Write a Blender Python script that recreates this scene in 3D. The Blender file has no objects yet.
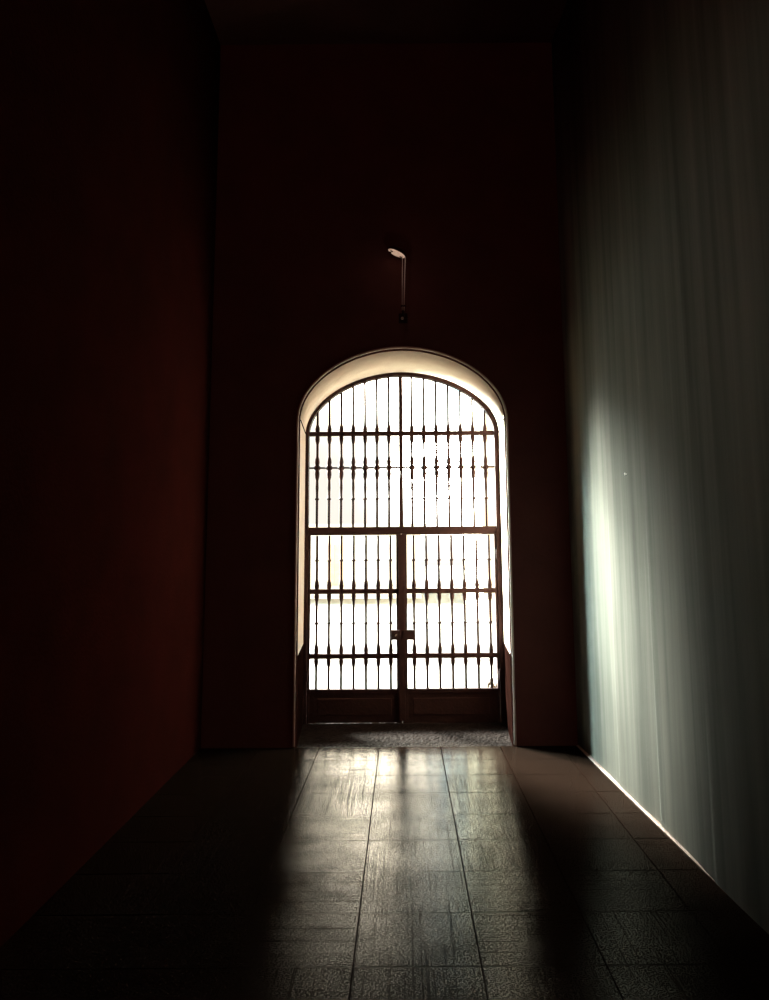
import bpy, bmesh, math, random
from mathutils import Vector, Matrix
random.seed(7)
C = bpy.context.scene.collection
PI = math.pi

# ------------------------------------------------------------------ dimensions (metres)
WALL_Y = 6.83          # inner face of the end wall
GATE_Y = 7.75          # plane of the iron gate
OUT_Y = 7.95           # outer face of the end wall
CX = 0.0               # centre of the portal
SPRING = 2.85          # springing height of the arch
HC = 6.6               # ceiling height

# ------------------------------------------------------------------ materials
def mat(name, col, rough=0.6, metal=0.0, spec=0.5):
    m = bpy.data.materials.new(name); m.use_nodes = True
    b = m.node_tree.nodes['Principled BSDF']
    b.inputs['Base Color'].default_value = (*col, 1)
    b.inputs['Roughness'].default_value = rough
    b.inputs['Metallic'].default_value = metal
    b.inputs['Specular IOR Level'].default_value = spec
    return m

def nd(m, kind, **kw):
    n = m.node_tree.nodes.new(kind)
    for k, v in kw.items(): setattr(n, k, v)
    return n

def lk(m, a, b): m.node_tree.links.new(a, b)

def noise(m, scale=(1, 1, 1), s=5.0, detail=4.0, rough=0.55, vec=None):
    if vec is None:
        vec = nd(m, 'ShaderNodeTexCoord').outputs['Object']
    mp = nd(m, 'ShaderNodeMapping'); mp.inputs['Scale'].default_value = scale
    lk(m, vec, mp.inputs['Vector'])
    n = nd(m, 'ShaderNodeTexNoise')
    n.inputs['Scale'].default_value = s; n.inputs['Detail'].default_value = detail
    n.inputs['Roughness'].default_value = rough
    lk(m, mp.outputs[0], n.inputs['Vector'])
    return n.outputs['Fac']

def ramp(m, fac, stops):
    r = nd(m, 'ShaderNodeValToRGB')
    e = r.color_ramp.elements
    while len(e) < len(stops): e.new(0.5)
    for i, (p, c) in enumerate(stops):
        e[i].position = p
        e[i].color = (*c, 1) if len(c) == 3 else c
    lk(m, fac, r.inputs['Fac'])
    return r.outputs['Color']

def bump(m, h, strength=0.3, dist=0.01, prev=None):
    b = nd(m, 'ShaderNodeBump')
    b.inputs['Strength'].default_value = strength; b.inputs['Distance'].default_value = dist
    lk(m, h, b.inputs['Height'])
    if prev: lk(m, prev, b.inputs['Normal'])
    return b.outputs['Normal']

def math_(m, op, a, b):
    n = nd(m, 'ShaderNodeMath', operation=op)
    for i, v in enumerate((a, b)):
        if isinstance(v, (int, float)): n.inputs[i].default_value = v
        else: lk(m, v, n.inputs[i])
    return n.outputs[0]

def mottled(name, c0, c1, rough=0.8, s=3.0, scale=(1, 1, 1), spec=0.3, bs=0.25, bd=0.01):
    m = mat(name, c0, rough, 0, spec); b = m.node_tree.nodes['Principled BSDF']
    f = noise(m, scale, s, 6)
    lk(m, ramp(m, f, [(0.3, c0), (0.7, c1)]), b.inputs['Base Color'])
    lk(m, bump(m, noise(m, (1, 1, 1), 45, 3), bs, bd), b.inputs['Normal'])
    return m

M = {}
M['dark_plaster'] = mottled('dark_plaster', (0.075, 0.030, 0.026), (0.095, 0.036, 0.030), 0.9, spec=0.05)
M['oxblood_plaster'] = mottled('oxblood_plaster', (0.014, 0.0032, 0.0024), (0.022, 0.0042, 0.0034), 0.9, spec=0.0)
M['reveal'] = mottled('cream_reveal_plaster', (0.66, 0.52, 0.41), (0.76, 0.63, 0.51), 0.85, 5.0)
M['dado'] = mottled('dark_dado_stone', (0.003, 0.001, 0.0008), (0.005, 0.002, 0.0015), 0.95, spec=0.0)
M['bead'] = mottled('pale_edge_bead', (0.40, 0.30, 0.26), (0.52, 0.40, 0.34), 0.6)
M['base_strip'] = mottled('rose_base_strip', (0.17, 0.12, 0.105), (0.24, 0.175, 0.155), 0.7)
M['threshold'] = mottled('rough_threshold_stone', (0.003, 0.0014, 0.001), (0.008, 0.004, 0.003), 0.8, 40, spec=0.03, bs=0.9, bd=0.01)
M['ground'] = mottled('pale_courtyard_paving', (0.115, 0.106, 0.092), (0.135, 0.124, 0.106), 0.9, 1.2)
M['facade'] = mottled('cream_facade_render', (0.88, 0.84, 0.75), (0.92, 0.88, 0.80), 0.9, 0.8)
M['facade_peach'] = mottled('peach_facade_render', (0.88, 0.76, 0.56), (0.92, 0.82, 0.64), 0.9, 0.9)
M['brick'] = mottled('weathered_peach_stone', (0.55, 0.38, 0.24), (0.80, 0.62, 0.44), 0.9, 9)
M['shutter'] = mottled('faded_peach_shutter', (0.70, 0.46, 0.34), (0.80, 0.58, 0.46), 0.8, 4)
M['grey_trim'] = mottled('warm_grey_trim', (0.35, 0.28, 0.20), (0.50, 0.42, 0.32), 0.8, 6)
M['glass_dark'] = mat('dusty_glass', (0.30, 0.27, 0.22), 0.2)
M['rubber'] = mottled('worn_dark_rubber', (0.06, 0.045, 0.035), (0.12, 0.09, 0.07), 0.8, 20)
M['timber'] = mottled('worn_grey_timber', (0.30, 0.25, 0.20), (0.42, 0.36, 0.29), 0.8, 12, (1, 8, 8))
M['steel'] = mat('galvanised_steel', (0.55, 0.5, 0.46), 0.35, 1.0)
M['enamel'] = mat('pale_grey_enamel', (0.62, 0.55, 0.52), 0.4)
M['brass'] = mat('dull_steel_keyhole', (0.5, 0.42, 0.38), 0.3, 1.0)

# dark painted wrought iron
m = M['iron'] = mottled('dark_brown_wrought_iron', (0.014, 0.0045, 0.0035), (0.022, 0.007, 0.005), 0.7, 18, spec=0.1)

# lamp lens: tan emission stands in for light bounced onto its underside
m = M['lens'] = mat('lens_added_glow', (0.6, 0.45, 0.35), 0.4)
b = m.node_tree.nodes['Principled BSDF']
lk(m, ramp(m, noise(m, (1, 1, 1), 22, 3), [(0.30, (0.42, 0.23, 0.15)), (0.62, (0.85, 0.58, 0.42))]), b.inputs['Emission Color'])
b.inputs['Emission Strength'].default_value = 0.6

# right wall: pale plaster trowelled in tall vertical strokes
m = M['pale_plaster'] = mat('pale_streaked_plaster', (0.6, 0.58, 0.5), 0.9, 0, 0.0)
b = m.node_tree.nodes['Principled BSDF']
st = noise(m, (1, 2.6, 0.10), 1.6, 6, 0.6)
st2 = noise(m, (1, 7, 0.2), 1.5, 4, 0.6)
mixf = math_(m, 'ADD', math_(m, 'MULTIPLY', st, 0.65), math_(m, 'MULTIPLY', st2, 0.35))
lk(m, ramp(m, mixf, [(0.34, (0.12, 0.13, 0.118)), (0.5, (0.19, 0.198, 0.178)), (0.66, (0.26, 0.262, 0.235))]), b.inputs['Base Color'])
n1 = bump(m, st2, 0.15, 0.01)
lk(m, bump(m, noise(m, (1, 1, 1), 60, 3), 0.15, 0.004, n1), b.inputs['Normal'])

m = M['threshold']; b = m.node_tree.nodes['Principled BSDF']
tc = nd(m, 'ShaderNodeTexCoord').outputs['Object']
sp_ = nd(m, 'ShaderNodeSeparateXYZ'); lk(m, tc, sp_.inputs[0])
edge = nd(m, 'ShaderNodeMapRange'); edge.inputs['From Min'].default_value = 7.10; edge.inputs['From Max'].default_value = 6.86
lk(m, math_(m, 'ADD', sp_.outputs['Y'], math_(m, 'MULTIPLY', math_(m, 'MULTIPLY', sp_.outputs['X'], sp_.outputs['X']), 0.16)), edge.inputs['Value'])
highlight = ramp(m, noise(m, (1, 1, 1), 60, 4, 0.8, tc), [(0.44, (0.0,) * 3), (0.58, (1.0,) * 3)])  # arch-shaped highlight at the inner edge, put in as a gloss mask
highlight = math_(m, 'MULTIPLY', highlight, edge.outputs[0])
gl = nd(m, 'ShaderNodeBsdfGlossy', distribution='BECKMANN'); gl.inputs['Roughness'].default_value = 0.42
fr = nd(m, 'ShaderNodeFresnel'); fr.inputs['IOR'].default_value = 2.1
ms = nd(m, 'ShaderNodeMixShader'); lk(m, math_(m, 'MULTIPLY', highlight, fr.outputs[0]), ms.inputs[0])
lk(m, b.outputs[0], ms.inputs[1]); lk(m, gl.outputs[0], ms.inputs[2])
lk(m, ms.outputs[0], m.node_tree.nodes['Material Output'].inputs['Surface'])

# floor: dark honed stone slabs, each with saw marks running one way or the other
m = M['slab'] = mat('dark_honed_slab', (0.03, 0.026, 0.022), 0.35, 0, 0.5)
b = m.node_tree.nodes['Principled BSDF']
at1 = nd(m, 'ShaderNodeAttribute', attribute_name='slab_turn').outputs['Fac']
at2 = nd(m, 'ShaderNodeAttribute', attribute_name='slab_tone').outputs['Fac']
tc = nd(m, 'ShaderNodeTexCoord').outputs['Object']
sx = noise(m, (42, 0.5, 1), 2.0, 4, 0.65, tc)     # strokes along the hall
sy = noise(m, (0.5, 42, 1), 2.0, 4, 0.65, tc)     # strokes across the hall
mx = nd(m, 'ShaderNodeMix', data_type='FLOAT')
lk(m, at1, mx.inputs[0]); lk(m, sx, mx.inputs[2]); lk(m, sy, mx.inputs[3])
streak = mx.outputs[0]
grain = noise(m, (1, 1, 1), 130, 3, 0.75, tc)
blot = noise(m, (1, 1, 1), 3.5, 4, 0.6, tc)
rough = math_(m, 'ADD', math_(m, 'MULTIPLY', streak, 0.10), math_(m, 'MULTIPLY', blot, 0.08))
rough = math_(m, 'ADD', rough, math_(m, 'ADD', math_(m, 'MULTIPLY', at2, 0.05), 0.085))
# polished grains between dull pits, and polished or dull saw strokes
pol = ramp(m, grain, [(0.45, (0.05,) * 3), (0.60, (1.0,) * 3)])
pst = ramp(m, streak, [(0.36, (0.55,) * 3), (0.48, (1.0,) * 3)])
pbl = ramp(m, blot, [(0.30, (0.60,) * 3), (0.60, (1.0,) * 3)])
mask = math_(m, 'MULTIPLY', math_(m, 'MULTIPLY', math_(m, 'MULTIPLY', pol, pst), pbl), 0.44)
n1 = bump(m, grain, 0.35, 0.0012)
n2 = bump(m, streak, 0.2, 0.0015, n1)
df = nd(m, 'ShaderNodeBsdfDiffuse'); lk(m, ramp(m, grain, [(0.35, (0.004, 0.002, 0.0012)), (0.7, (0.014, 0.009, 0.007))]), df.inputs['Color'])
gl = nd(m, 'ShaderNodeBsdfGlossy', distribution='BECKMANN'); gl.inputs['Color'].default_value = (1.0, 0.97, 0.90, 1)
lk(m, rough, gl.inputs['Roughness'])
fr = nd(m, 'ShaderNodeFresnel'); fr.inputs['IOR'].default_value = 1.5
for x_ in (df, gl): lk(m, n2, x_.inputs['Normal'])
ms = nd(m, 'ShaderNodeMixShader')
lk(m, math_(m, 'MULTIPLY', fr.outputs[0], mask), ms.inputs[0]); lk(m, df.outputs[0], ms.inputs[1]); lk(m, gl.outputs[0], ms.inputs[2])
lk(m, ms.outputs[0], m.node_tree.nodes['Material Output'].inputs['Surface']); m.node_tree.nodes.remove(b)
M['grout'] = mat('dark_grout', (0.006, 0.003, 0.002), 1.0, 0, 0.0)

# ------------------------------------------------------------------ mesh helpers
def box(bm, x0, x1, y0, y1, z0, z1, mi=0):
    v = [bm.verts.new((x, y, z)) for x in (x0, x1) for y in (y0, y1) for z in (z0, z1)]
    for q in ((0, 1, 3, 2), (4, 6, 7, 5), (0, 4, 5, 1), (2, 3, 7, 6), (0, 2, 6, 4), (1, 5, 7, 3)):
        bm.faces.new([v[i] for i in q]).material_index = mi

def bbox(bm, x0, x1, y0, y1, z0, z1, r=0.004):
    """box with bevelled edges"""
    t = bmesh.new(); box(t, x0, x1, y0, y1, z0, z1)
    bmesh.ops.bevel(t, geom=t.edges[:], offset=r, segments=2, affect='EDGES', profile=0.6)
    me = bpy.data.meshes.new('t'); t.to_mesh(me); t.free(); bm.from_mesh(me); bpy.data.meshes.remove(me)

def lathe(bm, prof, cx, cy, n=10, cap=True):
    rings = []
    for r, z in prof:
        rings.append([bm.verts.new((cx + r * math.cos(2 * PI * k / n), cy + r * math.sin(2 * PI * k / n), z)) for k in range(n)])
    for a, b_ in zip(rings, rings[1:]):
        for k in range(n):
            f = bm.faces.new((a[k], a[(k + 1) % n], b_[(k + 1) % n], b_[k])); f.smooth = True
    if cap:
        bm.faces.new(rings[0][::-1]); bm.faces.new(rings[-1])

def tube(bm, pts, r, n=8):
    pts = [Vector(p) for p in pts]; rings = []
    for i, p in enumerate(pts):
        d = (pts[min(i + 1, len(pts) - 1)] - pts[max(i - 1, 0)]).normalized()
        u = d.cross(Vector((0, 1, 0)))
        if u.length < 1e-3: u = d.cross(Vector((1, 0, 0)))
        u.normalize(); w = d.cross(u)
        rings.append([bm.verts.new(p + r * (math.cos(2 * PI * k / n) * u + math.sin(2 * PI * k / n) * w)) for k in range(n)])
    for a, b_ in zip(rings, rings[1:]):
        for k in range(n):
            f = bm.faces.new((a[k], a[(k + 1) % n], b_[(k + 1) % n], b_[k])); f.smooth = True
    bm.faces.new(rings[0][::-1]); bm.faces.new(rings[-1])

def obj(name, bm, mats, parent=None, origin=None):
    bmesh.ops.recalc_face_normals(bm, faces=bm.faces[:])
    me = bpy.data.meshes.new(name)
    if origin is not None:
        bmesh.ops.translate(bm, verts=bm.verts[:], vec=-Vector(origin))
    bm.to_mesh(me); bm.free()
    for mm in (mats if isinstance(mats, (list, tuple)) else [mats]): me.materials.append(mm)
    o = bpy.data.objects.new(name, me); C.objects.link(o)
    if origin is not None: o.location = origin
    if parent: o.parent = parent
    return o

def empty(name, loc, label, cat, group=None):
    o = bpy.data.objects.new(name, None); C.objects.link(o); o.location = loc
    o.empty_display_size = 0.1
    o['label'] = label; o['category'] = cat
    if group: o['group'] = group
    return o

def struct(o, label=None):
    o['kind'] = 'structure'
    if label: o['label'] = label
    return o

def part(name, bm, mm, par):
    """child mesh given in world coordinates"""
    loc = par.location
    bmesh.ops.translate(bm, verts=bm.verts[:], vec=-loc)
    return obj(name, bm, mm, par)

# ------------------------------------------------------------------ the arch
EXP = 1.9
def arch(a, b_, z0=SPRING, cx=CX, n=48):
    """points of the arch from left springing to right springing"""
    out = []
    for i in range(n + 1):
        t = PI - PI * i / n
        c, s = math.cos(t), math.sin(t)
        out.append((cx + a * math.copysign(abs(c) ** (2 / EXP), c), z0 + b_ * abs(s) ** (2 / EXP)))
    return out
def arch_z(x, a, b_, z0=SPRING, cx=CX):
    u = min(1, abs(x - cx) / a)
    return z0 + b_ * (1 - u ** EXP) ** (1 / EXP)

FRONT = (0.927, 0.642)
BACK = (1.008, 0.645)
DADO = 0.765
def loop(a, b_):
    return [(CX - a, -0.15), (CX - a, DADO)] + arch(a, b_) + [(CX + a, DADO), (CX + a, -0.15)]

# wall_far: thick end wall with arched opening, cream reveal and dark dado
bm = bmesh.new()
XL, XR = -2.3, 2.6
fl, bl = loop(*FRONT), loop(*BACK)
def ring_at(pts, y): return [bm.verts.new((x, y, z)) for x, z in pts]
vf, vb = ring_at(fl, WALL_Y), ring_at(bl, OUT_Y)
for i in range(len(fl) - 1):
    f = bm.faces.new((vf[i], vf[i + 1], vb[i + 1], vb[i]))
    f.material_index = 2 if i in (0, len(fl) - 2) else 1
    f.smooth = 2 < i < len(fl) - 4
for pts, vs, y in ((fl, vf, WALL_Y), (bl, vb, OUT_Y)):
    top = [bm.verts.new((x, y, HC)) for x, z in pts[2:-2]]
    k = len(pts)
    for i in range(2, k - 3):
        bm.faces.new((vs[i], vs[i + 1], top[i - 1], top[i - 2]))
    c = [bm.verts.new((XL, y, -0.15)), bm.verts.new((XL, y, HC)), bm.verts.new((XR, y, -0.15)), bm.verts.new((XR, y, HC))]
    bm.faces.new((c[0], vs[0], vs[1], vs[2], top[0], c[1]))
    bm.faces.new((c[2], vs[-1], vs[-2], vs[-3], top[-1], c[3]))
    if y == WALL_Y: cf = c
    else: cb = c
    if y == WALL_Y: tf = top
    else: tb = top
bm.faces.new((cf[0], cf[1], cb[1], cb[0])); bm.faces.new((cf[2], cb[2], cb[3], cf[3]))
bm.faces.new([cf[1]] + tf + [cf[3], cb[3]] + tb[::-1] + [cb[1]])
struct(obj('wall_far', bm, [M['dark_plaster'], M['reveal'], M['dado']]), 'dark end wall with cream plastered arched reveal and dark dado')

# fine crack where the arch springs from each jamb
bm = bmesh.new()
for s in (-1, 1):
    for k in range(6):
        y0 = WALL_Y + 0.01 + k * (GATE_Y - WALL_Y - 0.03) / 6; y1 = y0 + (GATE_Y - WALL_Y - 0.03) / 6
        def xe(y): return CX + s * (FRONT[0] + (BACK[0] - FRONT[0]) * (y - WALL_Y) / (OUT_Y - WALL_Y))
        v = [bm.verts.new((xe(y0) - s * d0, y0, z)) for d0, z in ((-0.004, SPRING - 0.006), (0.006, SPRING - 0.006), (0.006, SPRING + 0.006), (-0.004, SPRING + 0.006))]
        w = [bm.verts.new((xe(y1) - s * d0, y1, z)) for d0, z in ((-0.004, SPRING - 0.006), (0.006, SPRING - 0.006), (0.006, SPRING + 0.006), (-0.004, SPRING + 0.006))]
        for i in range(4): bm.faces.new((v[i], v[(i + 1) % 4], w[(i + 1) % 4], w[i]))
        bm.faces.new(v); bm.faces.new(w)
struct(obj('trim_2', bm, M['dado']), 'thin dark joint line at the springing of the arch')

# trim_1: slim bead around the edge of the opening
bm = bmesh.new()
BO = 0.024
pts = [(CX - FRONT[0] - BO, WALL_Y - 0.012, 0.01), (CX - FRONT[0] - BO, WALL_Y - 0.012, 1.5)]
pts += [(x, WALL_Y - 0.012, z) for x, z in arch(FRONT[0] + BO, FRONT[1] + 0.028)]
pts += [(CX + FRONT[0] + BO, WALL_Y - 0.012, 1.5), (CX + FRONT[0] + BO, WALL_Y - 0.012, 0.01)]
tube(bm, pts, 0.011, 8)
struct(obj('trim_1', bm, M['bead']), 'slim raised bead around the arched opening')

# ------------------------------------------------------------------ room shell
def rx(y): return 1.616 - (y - 3.65) * 0.039         # inner face of right wall
YB = -5.0
# right wall, gently uneven along its length
bm = bmesh.new()
N = 900
def wav(y):
    d = 0.0
    for yc, hgt, w in ((5.69, 0.007, 0.006), (4.91, 0.007, 0.006), (4.45, 0.002, 0.010), (4.13, 0.006, 0.008), (3.6, 0.004, 0.015)):
        d -= hgt / (1 + math.exp(max(-40, min(40, (y - yc) / w))))
    d += 0.004 * math.sin(y * 4.1 + 0.7) + 0.0012 * math.sin(y * 12.7 + 1)
    return d
prev = None
ys = [YB] + [2.0 + (WALL_Y + 0.05 - 2.0) * i / N for i in range(N + 1)]
for y in ys:
    x = rx(y) + (wav(y) if y > 2 else 0)
    cur = [bm.verts.new((x, y, 0)), bm.verts.new((x, y, HC)), bm.verts.new((2.6, y, HC)), bm.verts.new((2.6, y, 0))]
    if prev:
        for i in range(4):
            f = bm.faces.new((prev[i], prev[(i + 1) % 4], cur[(i + 1) % 4], cur[i])); f.smooth = (i == 0)
    else: bm.faces.new(cur)
    prev = cur
bm.faces.new(prev)
struct(obj('wall_right', bm, M['pale_plaster']), 'pale plastered right wall with tall vertical streaks')

bm = bmesh.new(); box(bm, -2.3, -1.75, YB, WALL_Y + 0.05, 0, HC)
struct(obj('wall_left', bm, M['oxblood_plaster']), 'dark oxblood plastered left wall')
bm = bmesh.new(); box(bm, -2.3, 2.6, YB - 0.4, YB + 0.02, 0, HC)
struct(obj('wall_near', bm, M['dark_plaster']), 'dark wall behind the viewer')
bm = bmesh.new(); box(bm, -2.3, 2.6, YB - 0.4, OUT_Y, HC - 0.02, HC + 0.3)
struct(obj('ceiling', bm, M['dark_plaster']), 'dark high ceiling')

# thin base strip along the right wall
bm = bmesh.new()
pv = None
for i in range(60):
    y = 0.5 + (WALL_Y - 0.02 - 0.5) * i / 59
    x = rx(y) - 0.012
    cur = [bm.verts.new((x - 0.009, y, 0.0)), bm.verts.new((x - 0.007, y, 0.010)), bm.verts.new((x + 0.05, y, 0.010)), bm.verts.new((x + 0.05, y, 0.0))]
    if pv:
        for k in range(4): bm.faces.new((pv[k], pv[(k + 1) % 4], cur[(k + 1) % 4], cur[k]))
    else: bm.faces.new(cur)
    pv = cur
bm.faces.new(pv)
struct(obj('baseboard_right', bm, M['base_strip']), 'thin rose coloured strip along the foot of the right wall')

# ------------------------------------------------------------------ floor of stone slabs
cols = [-2.3, -1.76, -1.245, -0.728, -0.217, 0.309, 0.820, 1.335, 1.85, 2.6]
rows = [6.825, 6.416, 6.002, 5.593, 5.157, 4.730, 4.292, 3.839, 3.377, 2.93, 2.50, 2.08, 1.66, 1.24]
while rows[-1] > YB: rows.append(rows[-1] - 0.42)
bm = bmesh.new()
lt = bm.faces.layers.float.new('slab_turn'); lo = bm.faces.layers.float.new('slab_tone')
turn = {(3, 0): 1, (4, 0): 1, (5, 0): 0, (3, 1): 1, (4, 1): 1, (5, 1): 1, (3, 2): 0, (4, 2): 1, (5, 2): 0, (3, 3): 0, (4, 3): 1, (5, 3): 0,
        (3, 4): 1, (4, 4): 0, (5, 4): 0, (3, 5): 1, (4, 5): 0, (5, 5): 0, (3, 6): 1, (4, 6): 0, (5, 6): 1, (3, 7): 1, (4, 7): 0, (4, 8): 0}
for i in range(len(cols) - 1):
    for j in range(len(rows) - 1):
        x0, x1, y1, y0 = cols[i] + 0.0017, cols[i + 1] - 0.0017, rows[j] - 0.0017, rows[j + 1] + 0.0017
        tu = turn.get((i, j), random.choice((0, 1))); to = random.random()
        h = random.uniform(-0.0006, 0.0006)
        tx, ty = random.uniform(-0.0007, 0.0007), random.uniform(-0.0007, 0.0007)
        def zz(sx_, sy_): return h + tx * sx_ + ty * sy_
        e = 0.002
        a = [bm.verts.new((x, y, -0.012)) for x, y in ((x0, y0), (x1, y0), (x1, y1), (x0, y1))]
        b_ = [bm.verts.new((x, y, z - 0.0012)) for x, y, z in ((x0, y0, zz(-1, -1)), (x1, y0, zz(1, -1)), (x1, y1, zz(1, 1)), (x0, y1, zz(-1, 1)))]
        c = [bm.verts.new((x, y, z)) for x, y, z in ((x0 + e, y0 + e, zz(-1, -1)), (x1 - e, y0 + e, zz(1, -1)), (x1 - e, y1 - e, zz(1, 1)), (x0 + e, y1 - e, zz(-1, 1)))]
        fs = [bm.faces.new(c)]
        for k in range(4):
            fs.append(bm.faces.new((a[k], a[(k + 1) % 4], b_[(k + 1) % 4], b_[k])))
            fe = bm.faces.new((b_[k], b_[(k + 1) % 4], c[(k + 1) % 4], c[k])); fe.material_index = 1; fs.append(fe)
        for f in fs: f[lt] = tu; f[lo] = to
box(bm, -2.3, 2.6, YB - 0.4, 6.835, -0.15, -0.006, 1)
struct(obj('floor', bm, [M['slab'], M['grout']]), 'floor of large dark honed stone slabs')

# threshold stone under the arch
bm = bmesh.new()
bmesh.ops.create_grid(bm, x_segments=110, y_segments=50, size=0.5)
for v in bm.verts:
    v.co.x = CX + v.co.x * 2.02; v.co.y = (6.835 + OUT_Y) / 2 + v.co.y * (OUT_Y - 6.835)
    v.co.z = -0.006 + random.uniform(-0.004, 0.004)
box(bm, CX - 1.01, CX + 1.01, 6.835, OUT_Y, -0.15, -0.012)
struct(obj('trim_3', bm, M['threshold']), 'rough stone threshold below the gate')

# ------------------------------------------------------------------ iron gate
I = M['iron']
def bar(x0, x1, z0, z1, dy=0.03, y=GATE_Y, r=0.003):
    bm = bmesh.new(); bbox(bm, x0, x1, y - dy / 2, y + dy / 2, z0, z1, r); return bm

S = 0.0125   # shaft radius
def bulb_up(z, h=0.085):     # swelling that stands on a rail at z and tapers upward
    return [(S * 1.3, z), (0.021, z + 0.008), (0.024, z + h * 0.35), (0.020, z + h * 0.7), (0.0145, z + h * 0.9), (S, z + h)]
def bulb_dn(z, h=0.085):     # swelling hanging below a rail at z (given from bottom to top)
    return [(r, 2 * z - zz_) for r, zz_ in bulb_up(z, h)][::-1]
def ring_mid(z):
    return [(S, z - 0.012), (0.021, z - 0.005), (0.021, z + 0.005), (S, z + 0.012)]

Z1, Z2, Z3, Z4, Z5 = 0.632, 1.262, 1.866, 2.505, 2.856
# --- fixed grille above the doors (with the jambs)
g = empty('arched_grille', (CX, GATE_Y, 0), 'dark wrought iron arched fanlight grille with turned bars, fixed above the two gate leaves', 'grille')
bm = bmesh.new()
A_o, A_i = arch(1.004, 0.643), arch(0.950, 0.606, cx=-0.007)
yo0, yo1 = GATE_Y - 0.045, GATE_Y + 0.045
P_o = [(CX - 1.004, 0.0)] + A_o + [(CX + 1.004, 0.0)]
P_i = [(-0.957, 0.0)] + A_i + [(0.943, 0.0)]
q = []
for P_, y in ((P_o, yo0), (P_i, yo0), (P_i, yo1), (P_o, yo1)): q.append([bm.verts.new((x, y, z)) for x, z in P_])
for i in range(len(P_o) - 1):
    for k in range(4): bm.faces.new((q[k][i], q[k][i + 1], q[(k + 1) % 4][i + 1], q[(k + 1) % 4][i]))
bm.faces.new([q[k][0] for k in range(4)]); bm.faces.new([q[k][-1] for k in range(4)])
part('arched_frame', bm, I, g)
part('rail', bar(CX - 0.955, CX + 0.955, Z5 - 0.022, Z5 + 0.022, 0.05), I, g)
part('rail', bar(CX - 0.955, CX + 0.955, Z4 - 0.009, Z4 + 0.009, 0.014), I, g)
part('lintel_rail', bar(CX - 0.955, CX + 0.955, Z3 - 0.036, Z3 + 0.036, 0.045), I, g)
bm = bmesh.new()
bbox(bm, -0.036, 0.006, GATE_Y - 0.022, GATE_Y + 0.022, Z3 + 0.03, SPRING + 0.60, 0.004)
part('mullion', bm, I, g)
upx = [-0.873 + 0.1222 * i for i in range(7)] + [0.096 + 0.1255 * i for i in range(7)]
for x in upx:
    bm = bmesh.new()
    top = arch_z(x, 0.950, 0.606, cx=-0.007) + 0.03
    prof = [(S, Z3 + 0.03), (S, Z3 + 0.25)] + ring_mid(2.186) + [(S, 2.25), (S * 1.25, 2.30)]
    prof += bulb_dn(Z4 - 0.028, 0.10)[:-1] + [(0.018, Z4 - 0.028), (0.034, Z4 - 0.008), (0.034, Z4 + 0.008), (0.018, Z4 + 0.028)] + bulb_up(Z4 + 0.028, 0.09)[1:]
    prof += [(S, Z4 + 0.16)] + bulb_dn(Z5 - 0.018, 0.09)
    b5 = bulb_up(Z5 + 0.018, 0.08)
    prof += [p for p in b5 if p[1] < top] + [(S, max(top, Z5 + 0.10))] if top > Z5 + 0.11 else [p for p in b5 if p[1] < top - 0.005] + [(S, top)]
    lathe(bm, prof, x, GATE_Y)
    part('baluster', bm, I, g)
bm = bmesh.new()
tube(bm, [(-0.016, GATE_Y - 0.035, 2.47), (-0.008, GATE_Y - 0.04, 2.43), (-0.02, GATE_Y - 0.035, 2.39)], 0.010)
part('hasp', bm, I, g)

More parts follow.
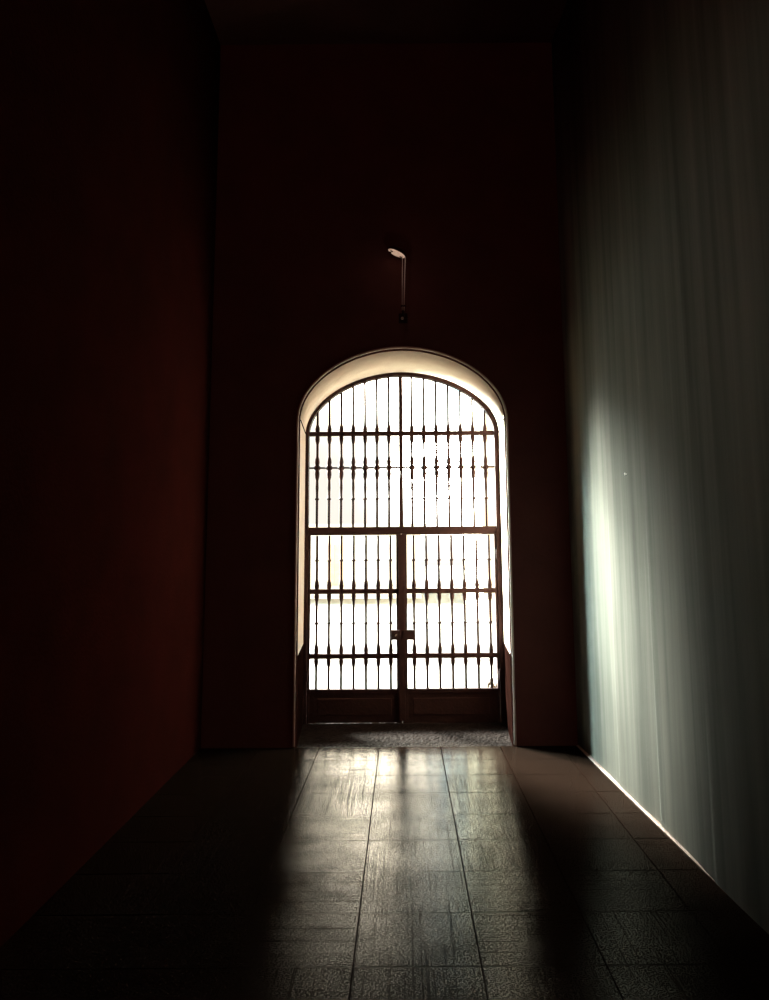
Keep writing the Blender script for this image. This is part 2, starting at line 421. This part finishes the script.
# --- the two gate leaves
def leaf(side, xa, xb, xs, label, zb):
    t = empty('gate_leaf', ((xa if side < 0 else xb), GATE_Y, zb), label, 'gate')
    Y = GATE_Y
    w_h, w_c = 0.022, 0.052            # hinge stile and meeting stile widths
    hinge = (xa, xa + w_h) if side < 0 else (xb - w_h, xb)
    meet = (xb - w_c, xb) if side < 0 else (xa, xa + w_c)
    part('stile', bar(*hinge, zb, Z3 - 0.038, 0.045), I, t)
    part('stile', bar(*meet, zb, Z3 - 0.038, 0.05), I, t)
    x0, x1 = xa + 0.004, xb - 0.004
    part('rail', bar(x0, x1, Z2 - 0.024, Z2 + 0.024, 0.04), I, t)
    part('rail', bar(x0, x1, Z1 - 0.024, Z1 + 0.024, 0.04), I, t)
    part('rail', bar(x0, x1, Z3 - 0.046, Z3 - 0.0365, 0.04), I, t)
    # sheet kick panel with a raised border
    bm = bmesh.new()
    bbox(bm, x0, x1, Y - 0.012, Y + 0.012, zb + 0.002, 0.318, 0.003)
    bbox(bm, x0, x1, Y - 0.024, Y + 0.024, 0.278, 0.318, 0.004)
    bbox(bm, x0 + 0.10, x1 - 0.10, Y - 0.018, Y + 0.016, 0.07, 0.23, 0.005)
    part('kick_panel', bm, I, t)
    for x in xs:
        bm = bmesh.new()
        prof = [(S, 0.30), (S, Z1 - 0.15), (S * 1.15, Z1 - 0.12)] + bulb_dn(Z1 - 0.02, 0.085) + bulb_up(Z1 + 0.02, 0.10)
        prof += [(S, 0.85)] + ring_mid(0.949) + [(S, 1.05)] + bulb_dn(Z2 - 0.02, 0.085) + bulb_up(Z2 + 0.02, 0.10)
        prof += [(S, 1.45)] + ring_mid(1.568) + [(S, 1.68), (S, Z3 - 0.05)]
        lathe(bm, prof, x, Y)
        part('baluster', bm, I, t)
    # lock box
    lx = (-0.128, -0.030) if side < 0 else (-0.008, 0.110)
    bm = bmesh.new(); bbox(bm, *lx, Y - 0.055, Y - 0.010, 0.790, 0.885, 0.005)
    lb = part('lock_box', bm, I, t)
    if side < 0:
        bm = bmesh.new()
        bmesh.ops.create_uvsphere(bm, u_segments=12, v_segments=8, radius=0.008)
        bmesh.ops.scale(bm, verts=bm.verts[:], vec=(0.7, 0.6, 1.6))
        bmesh.ops.rotate(bm, verts=bm.verts[:], cent=(0, 0, 0), matrix=Matrix.Rotation(0.5, 3, 'Y'))
        bmesh.ops.translate(bm, verts=bm.verts[:], vec=Vector((-0.078, Y - 0.058, 0.836)) - t.location)
        k = obj('keyhole_cover', bm, M['brass'], lb); k['label'] = 'small bright metal keyhole cover'
    # hinges
    for hz in (0.45, 1.62):
        bm = bmesh.new()
        hx = xa - 0.001 if side < 0 else xb + 0.001
        lathe(bm, [(0.010, hz - 0.05), (0.012, hz - 0.045), (0.012, hz + 0.045), (0.010, hz + 0.05)], hx, Y - 0.042, 10)
        part('hinge', bm, I, t)
    return t
leaf(-1, -0.955, -0.019, [-0.868 + 0.1230 * i for i in range(7)],
     'left dark iron gate leaf with turned bars, a bright keyhole on its lock', -0.003)
lr = leaf(1, -0.015, 0.941, [0.104 + 0.1268 * i for i in range(7)],
     'right dark iron gate leaf with turned bars, nearest the pale lit wall', -0.008)
bm = bmesh.new(); bbox(bm, -0.050, 0.016, GATE_Y - 0.044, GATE_Y - 0.026, 0.02, Z3 - 0.04, 0.004)
part('cover_strip', bm, I, lr)

# ------------------------------------------------------------------ round lamp on its stem above the arch
L = empty('wall_lamp', (0.016, WALL_Y, 3.80), 'small round tan lamp head with added glow, tilted on a slim twin metal stem above the arch', 'lamp')
LY = 6.70
for xa, xb, r_ in ((0.007, 0.014, 0.0035), (0.025, 0.039, 0.0055)):
    bm = bmesh.new()
    tube(bm, [(xa, LY + 0.01, 3.835), (xa * 0.6 + xb * 0.4, LY, 4.1), (xb, LY, 4.30), (xb, LY, 4.352)], r_)
    s_ = part('stem', bm, M['enamel'], L); s_['label'] = 'slim pale metal rod'
bm = bmesh.new(); bbox(bm, -0.004, 0.038, LY - 0.010, LY + 0.018, 3.872, 3.884, 0.003)
part('clamp', bm, I, L)
bm = bmesh.new()
tube(bm, [(0.016, WALL_Y + 0.005, 3.80), (0.016, LY + 0.03, 3.80), (0.016, LY + 0.01, 3.815), (0.016, LY + 0.01, 3.84)], 0.010)
bbox(bm, -0.025, 0.057, WALL_Y - 0.014, WALL_Y + 0.002, 3.755, 3.845, 0.004)
part('wall_bracket', bm, I, L)
bm = bmesh.new()
lathe(bm, [(0.004, 3.752), (0.011, 3.756), (0.013, 3.766), (0.009, 3.775)], 0.008, LY + 0.01, 12)
part('finial', bm, M['steel'], L)
# head: shallow shell with rim and lens, tilted down to the left
ctr = Vector((-0.040, LY - 0.0, 4.378))
rot = Matrix.Rotation(math.radians(24), 3, 'Y') @ Matrix.Rotation(math.radians(2), 3, 'X')
def head(prof, cap0, cap1):
    t = bmesh.new(); n = 28; R_ = []
    for r, z in prof: R_.append([t.verts.new((r * math.cos(2 * PI * k / n), r * math.sin(2 * PI * k / n), z)) for k in range(n)])
    for a, b2 in zip(R_, R_[1:]):
        for k in range(n): t.faces.new((a[k], a[(k + 1) % n], b2[(k + 1) % n], b2[k])).smooth = True
    if cap0: t.faces.new(R_[0][::-1])
    if cap1: t.faces.new(R_[-1])
    bmesh.ops.rotate(t, verts=t.verts[:], cent=(0, 0, 0), matrix=rot)
    bmesh.ops.translate(t, verts=t.verts[:], vec=ctr)
    return t
part('shade', head([(0.086, 0.0), (0.092, 0.002), (0.090, 0.012), (0.070, 0.034), (0.035, 0.046), (0.01, 0.049)], False, True), M['iron'], L)
ln = part('lens', head([(0.020, -0.006), (0.05, -0.005), (0.075, -0.002), (0.086, 0.002)], True, False), M['lens'], L)
ln['label'] = 'tan lens with glow added for bounced light'
for (dx, dy) in ((-0.060, 0.01), (-0.045, -0.035), (0.045, 0.02)):
    t = bmesh.new(); bbox(t, dx - 0.012, dx + 0.012, dy - 0.004, dy + 0.004, -0.014, -0.004, 0.002)
    bmesh.ops.rotate(t, verts=t.verts[:], cent=(0, 0, 0), matrix=rot); bmesh.ops.translate(t, verts=t.verts[:], vec=ctr)
    part('lens_clip', t, M['iron'], L)

# tiny nail in the right wall
bm = bmesh.new()
nx, ny, nz = rx(5.224), 5.224, 2.186
tube(bm, [(nx + 0.01, ny, nz), (nx - 0.022, ny, nz - 0.001)], 0.003)
tube(bm, [(nx - 0.020, ny, nz), (nx - 0.025, ny, nz)], 0.008, 12)
o = obj('nail', bm, mat('white_painted_nail', (0.9, 0.88, 0.8), 0.4), None, (nx, ny, nz))
o['label'] = 'tiny white nail head high on the pale streaked wall'; o['category'] = 'nail'

# ------------------------------------------------------------------ outside
bm = bmesh.new(); box(bm, -40, 40, OUT_Y, 70, -0.25, -0.012)
struct(obj('ground', bm, M['ground']), 'bright pale paving outside the gate')

# pale apron added outside the gate to bounce light onto the soffit
bm = bmesh.new(); bbox(bm, -1.6, 1.6, OUT_Y + 0.005, 9.1, -0.10, -0.006, 0.003)
struct(obj('trim_4', bm, mottled('bounce_apron', (0.50, 0.43, 0.36), (0.58, 0.51, 0.43), 0.9, 5)), 'pale apron added to bounce light onto the arch soffit')

# dark ground added left of the view to cut light bounced indoors
bm = bmesh.new()
v = [bm.verts.new(p) for p in ((-30, 8.15, -0.006), (-1.75, 8.15, -0.006), (-2.1, 12, -0.006), (-3.4, 24, -0.006), (-30, 24, -0.006))]
w = [bm.verts.new((q_.co.x, q_.co.y, -0.10)) for q_ in v]
bm.faces.new(v); bm.faces.new(w[::-1])
for k in range(5): bm.faces.new((v[k], v[(k + 1) % 5], w[(k + 1) % 5], w[k]))
struct(obj('bounce_cut_ground', bm, mottled('bounce_cut_dark', (0.02, 0.03, 0.012), (0.04, 0.055, 0.02), 0.95, 6, spec=0.1)), 'dark ground added outside to cut bounced light')

# opposite house, far across the yard
h = empty('far_house', (-2.3, 26, 0), 'pale overexposed house facade with one faded peach shutter, seen through left gate leaf', 'building')
bm = bmesh.new(); box(bm, -6.0, 0.6, 26, 32, -0.02, 2.35)
part('wall', bm, M['facade'], h)
bm = bmesh.new(); box(bm, -6.2, 0.8, 25.8, 32.2, 2.35, 2.47)
part('cornice', bm, M['facade'], h)
w = bmesh.new(); bbox(w, -2.58, -2.02, 25.95, 26.03, 0.42, 1.86, 0.01)
wf = part('window_frame', w, M['facade_peach'], h)
for a in (-2.54, -2.29):
    w = bmesh.new(); bbox(w, a, a + 0.23, 25.90, 25.96, 0.48, 1.80, 0.01)
    for k in range(12): bbox(w, a + 0.03, a + 0.20, 25.885, 25.91, 0.54 + k * 0.10, 0.60 + k * 0.10, 0.005)
    s_ = part('shutter', w, M['shutter'], h)

# nearer house at the right of the gate view
h = empty('side_house', (3.2, 18, 0), 'cream house corner with weathered peach stone quoins, seen at right edge of gate', 'building')
bm = bmesh.new(); box(bm, 1.86, 7.0, 18, 24, -0.02, 6.4)
part('wall', bm, M['facade_peach'], h)
bm = bmesh.new(); 
for k in range(9):
    x0 = 2.27 if k % 2 else 2.23
    bbox(bm, x0, 2.75, 17.95, 18.02, 0.72 + k * 0.15, 0.855 + k * 0.15, 0.012)
part('stone_quoin', bm, M['brick'], h)
bm = bmesh.new(); box(bm, 1.82, 7.2, 17.9, 24.2, 6.4, 6.6)
part('cornice', bm, M['facade_peach'], h)

def lantern(x, z, s, label):
    t = empty('street_lantern', (x, 18, z), label, 'lantern', 'lanterns on the side house')
    bm = bmesh.new(); bbox(bm, x - 0.03 * s, x + 0.03 * s, 17.97, 18.005, z - 0.05 * s, z + 0.13 * s, 0.004)
    tube(bm, [(x, 17.98, z + 0.08 * s), (x - 0.08 * s, 17.90, z + 0.11 * s), (x - 0.16 * s, 17.82, z + 0.06 * s)], 0.012 * s)
    part('bracket', bm, M['rubber'], t)
    bm = bmesh.new(); lathe(bm, [(0.035 * s, z - 0.10 * s), (0.06 * s, z + 0.03 * s)], x - 0.16 * s, 17.82, 6)
    part('glass', bm, M['glass_dark'], t)
    bm = bmesh.new(); lathe(bm, [(0.075 * s, z + 0.03 * s), (0.05 * s, z + 0.06 * s), (0.012 * s, z + 0.08 * s)], x - 0.16 * s, 17.82, 6)
    part('cap', bm, M['rubber'], t)
lantern(2.06, 4.92, 0.9, 'small dark street lantern on the cream side house, the higher one')
lantern(2.24, 4.66, 0.7, 'small dark street lantern on the cream side house, the lower one nearest the arch')

# low flat trolley standing just outside
t = empty('flat_trolley', (1.16, 9.35, -0.012), 'low flat wooden trolley on dark wheels on the ground just outside, lower right of gate', 'trolley')
bm = bmesh.new(); bbox(bm, 0.98, 1.42, 9.25, 9.55, 0.145, 0.160, 0.004)
part('deck', bm, M['timber'], t)
for x in (1.045, 1.15, 1.30):
    for y in (9.29, 9.50):
        bm = bmesh.new()
        mt = bmesh.new(); lathe(mt, [(0.012, -0.012), (0.038, -0.014), (0.046, -0.006), (0.046, 0.006), (0.038, 0.014), (0.012, 0.012)], 0, 0, 20)
        bmesh.ops.rotate(mt, verts=mt.verts[:], cent=(0, 0, 0), matrix=Matrix.Rotation(PI / 2, 3, 'X'))
        bmesh.ops.translate(mt, verts=mt.verts[:], vec=(x, y, 0.034))
        w = part('wheel', mt, M['rubber'], t)
        f = bmesh.new(); bbox(f, x - 0.01, x + 0.01, y - 0.022, y - 0.016, 0.03, 0.148, 0.002); bbox(f, x - 0.01, x + 0.01, y + 0.016, y + 0.022, 0.03, 0.148, 0.002)
        part('fork', f, M['rubber'], t)
        bm.free()

# ------------------------------------------------------------------ sky
W = bpy.data.worlds.new('sky'); bpy.context.scene.world = W; W.use_nodes = True
nt = W.node_tree; N_ = nt.nodes; Lk = nt.links
for n in list(N_): N_.remove(n)
outn = N_.new('ShaderNodeOutputWorld'); bg = N_.new('ShaderNodeBackground'); Lk.new(bg.outputs[0], outn.inputs[0])
tcn = N_.new('ShaderNodeTexCoord')
def dirv(az, el):   # azimuth to the right of +Y, degrees
    a, e = math.radians(az), math.radians(el)
    return (math.sin(a) * math.cos(e), math.cos(a) * math.cos(e), math.sin(e))
def vmath(op, a, b):
    n = N_.new('ShaderNodeVectorMath'); n.operation = op
    for i, v in enumerate((a, b)):
        if isinstance(v, tuple): n.inputs[i].default_value = v
        else: Lk.new(v, n.inputs[i])
    return n
def smath(op, a, b):
    n = N_.new('ShaderNodeMath'); n.operation = op
    for i, v in enumerate((a, b)):
        if isinstance(v, (int, float)): n.inputs[i].default_value = v
        else: Lk.new(v, n.inputs[i])
    return n.outputs[0]
def glow(az, el, sig, col):
    d = vmath('DOT_PRODUCT', tcn.outputs['Generated'], dirv(az, el)).outputs['Value']
    p = smath('POWER', smath('MAXIMUM', d, 0.0), 1 / math.radians(sig) ** 2)
    n = vmath('SCALE', tuple(col), (0, 0, 0)); Lk.new(p, n.inputs['Scale'])
    return n.outputs[0]
acc = None
GL = [(-1, 15.3, 2.6, (70, 65, 53)),      # glow added ahead, above the arch, for the floor's reflection
      (-2, 18.4, 2.0, (60, 55, 45)),
      (9.5, 16, 3.0, (4, 48, 72)),             # blue glow added to tint the floor's right side
      (3.0, 5.4, 1.9, (75, 71, 63)),         # the low sun itself, veiled
      (-41.5, 28.5, 4.0, (3300, 3330, 2880)),    # glow added at left to light the right wall
      (-39.5, 18, 4.0, (820, 850, 760)),
      (-54, 27, 4.5, (1000, 1180, 1120)),
      (-61, 20, 5.5, (110, 270, 290)),       # bluer glow added for the teal edge of the wall light
      (46, 22, 12, (7, 6.2, 5)),             # glow added at right to brighten the left reveal
      (180, 40, 30, (7.0, 6.6, 5.8))]       # glow added behind the hall to light the house fronts
for args in GL:
    o = glow(*args)
    acc = o if acc is None else vmath('ADD', acc, o).outputs[0]
sp = N_.new('ShaderNodeSeparateXYZ'); Lk.new(tcn.outputs['Generated'], sp.inputs[0])
mr = N_.new('ShaderNodeMapRange'); mr.interpolation_type = 'SMOOTHSTEP'
mr.inputs['From Min'].default_value = 0.225; mr.inputs['From Max'].default_value = 0.40
mr.inputs['To Min'].default_value = 1.0; mr.inputs['To Max'].default_value = 0.15
Lk.new(sp.outputs['Z'], mr.inputs['Value'])
base = vmath('SCALE', (1.04, 0.965, 0.86), (0, 0, 0)); Lk.new(mr.outputs[0], base.inputs['Scale'])
acc = vmath('ADD', acc, base.outputs[0]).outputs[0]
Lk.new(acc, bg.inputs['Color']); bg.inputs['Strength'].default_value = 1.0
W.cycles.sampling_method = 'MANUAL'; W.cycles.sample_map_resolution = 1024

# weak warm fill added behind the viewer to lift the blacks, no fixture
ld = bpy.data.lights.new('hall_fill', 'POINT'); ld.energy = 140; ld.color = (1.0, 0.32, 0.25); ld.shadow_soft_size = 0.25
lo_ = bpy.data.objects.new('hall_fill', ld); C.objects.link(lo_); lo_.location = (-0.2, -4.4, 4.2)
# loose light added near the lamp head to brighten its stem
ld = bpy.data.lights.new('stem_fill_light', 'POINT'); ld.energy = 0.3; ld.color = (1.0, 0.72, 0.6); ld.shadow_soft_size = 0.02
lo_ = bpy.data.objects.new('stem_fill', ld); C.objects.link(lo_); lo_.location = (-0.05, 6.45, 4.20)

# ------------------------------------------------------------------ camera
cd = bpy.data.cameras.new('camera'); cam = bpy.data.objects.new('camera', cd); C.objects.link(cam)
cd.sensor_width = 36; cd.lens = 27.36; cd.shift_x = -0.0178; cd.shift_y = -0.060
cam.matrix_world = Matrix.Translation((0, 0, 1.7)) @ Matrix.Rotation(math.radians(98), 4, 'X') @ Matrix.Rotation(math.radians(-0.42), 4, 'Z')
cd.clip_start = 0.05; cd.clip_end = 200
sc = bpy.context.scene; sc.camera = cam
sc.view_settings.view_transform = 'Standard'; sc.view_settings.look = 'None'
sc.view_settings.exposure = 0.0; sc.view_settings.gamma = 1.0; sc.view_settings.use_curve_mapping = False
sc.cycles.use_denoising = True
sc.cycles.max_bounces = 8; sc.cycles.diffuse_bounces = 4
sc.cycles.sample_clamp_indirect = 4
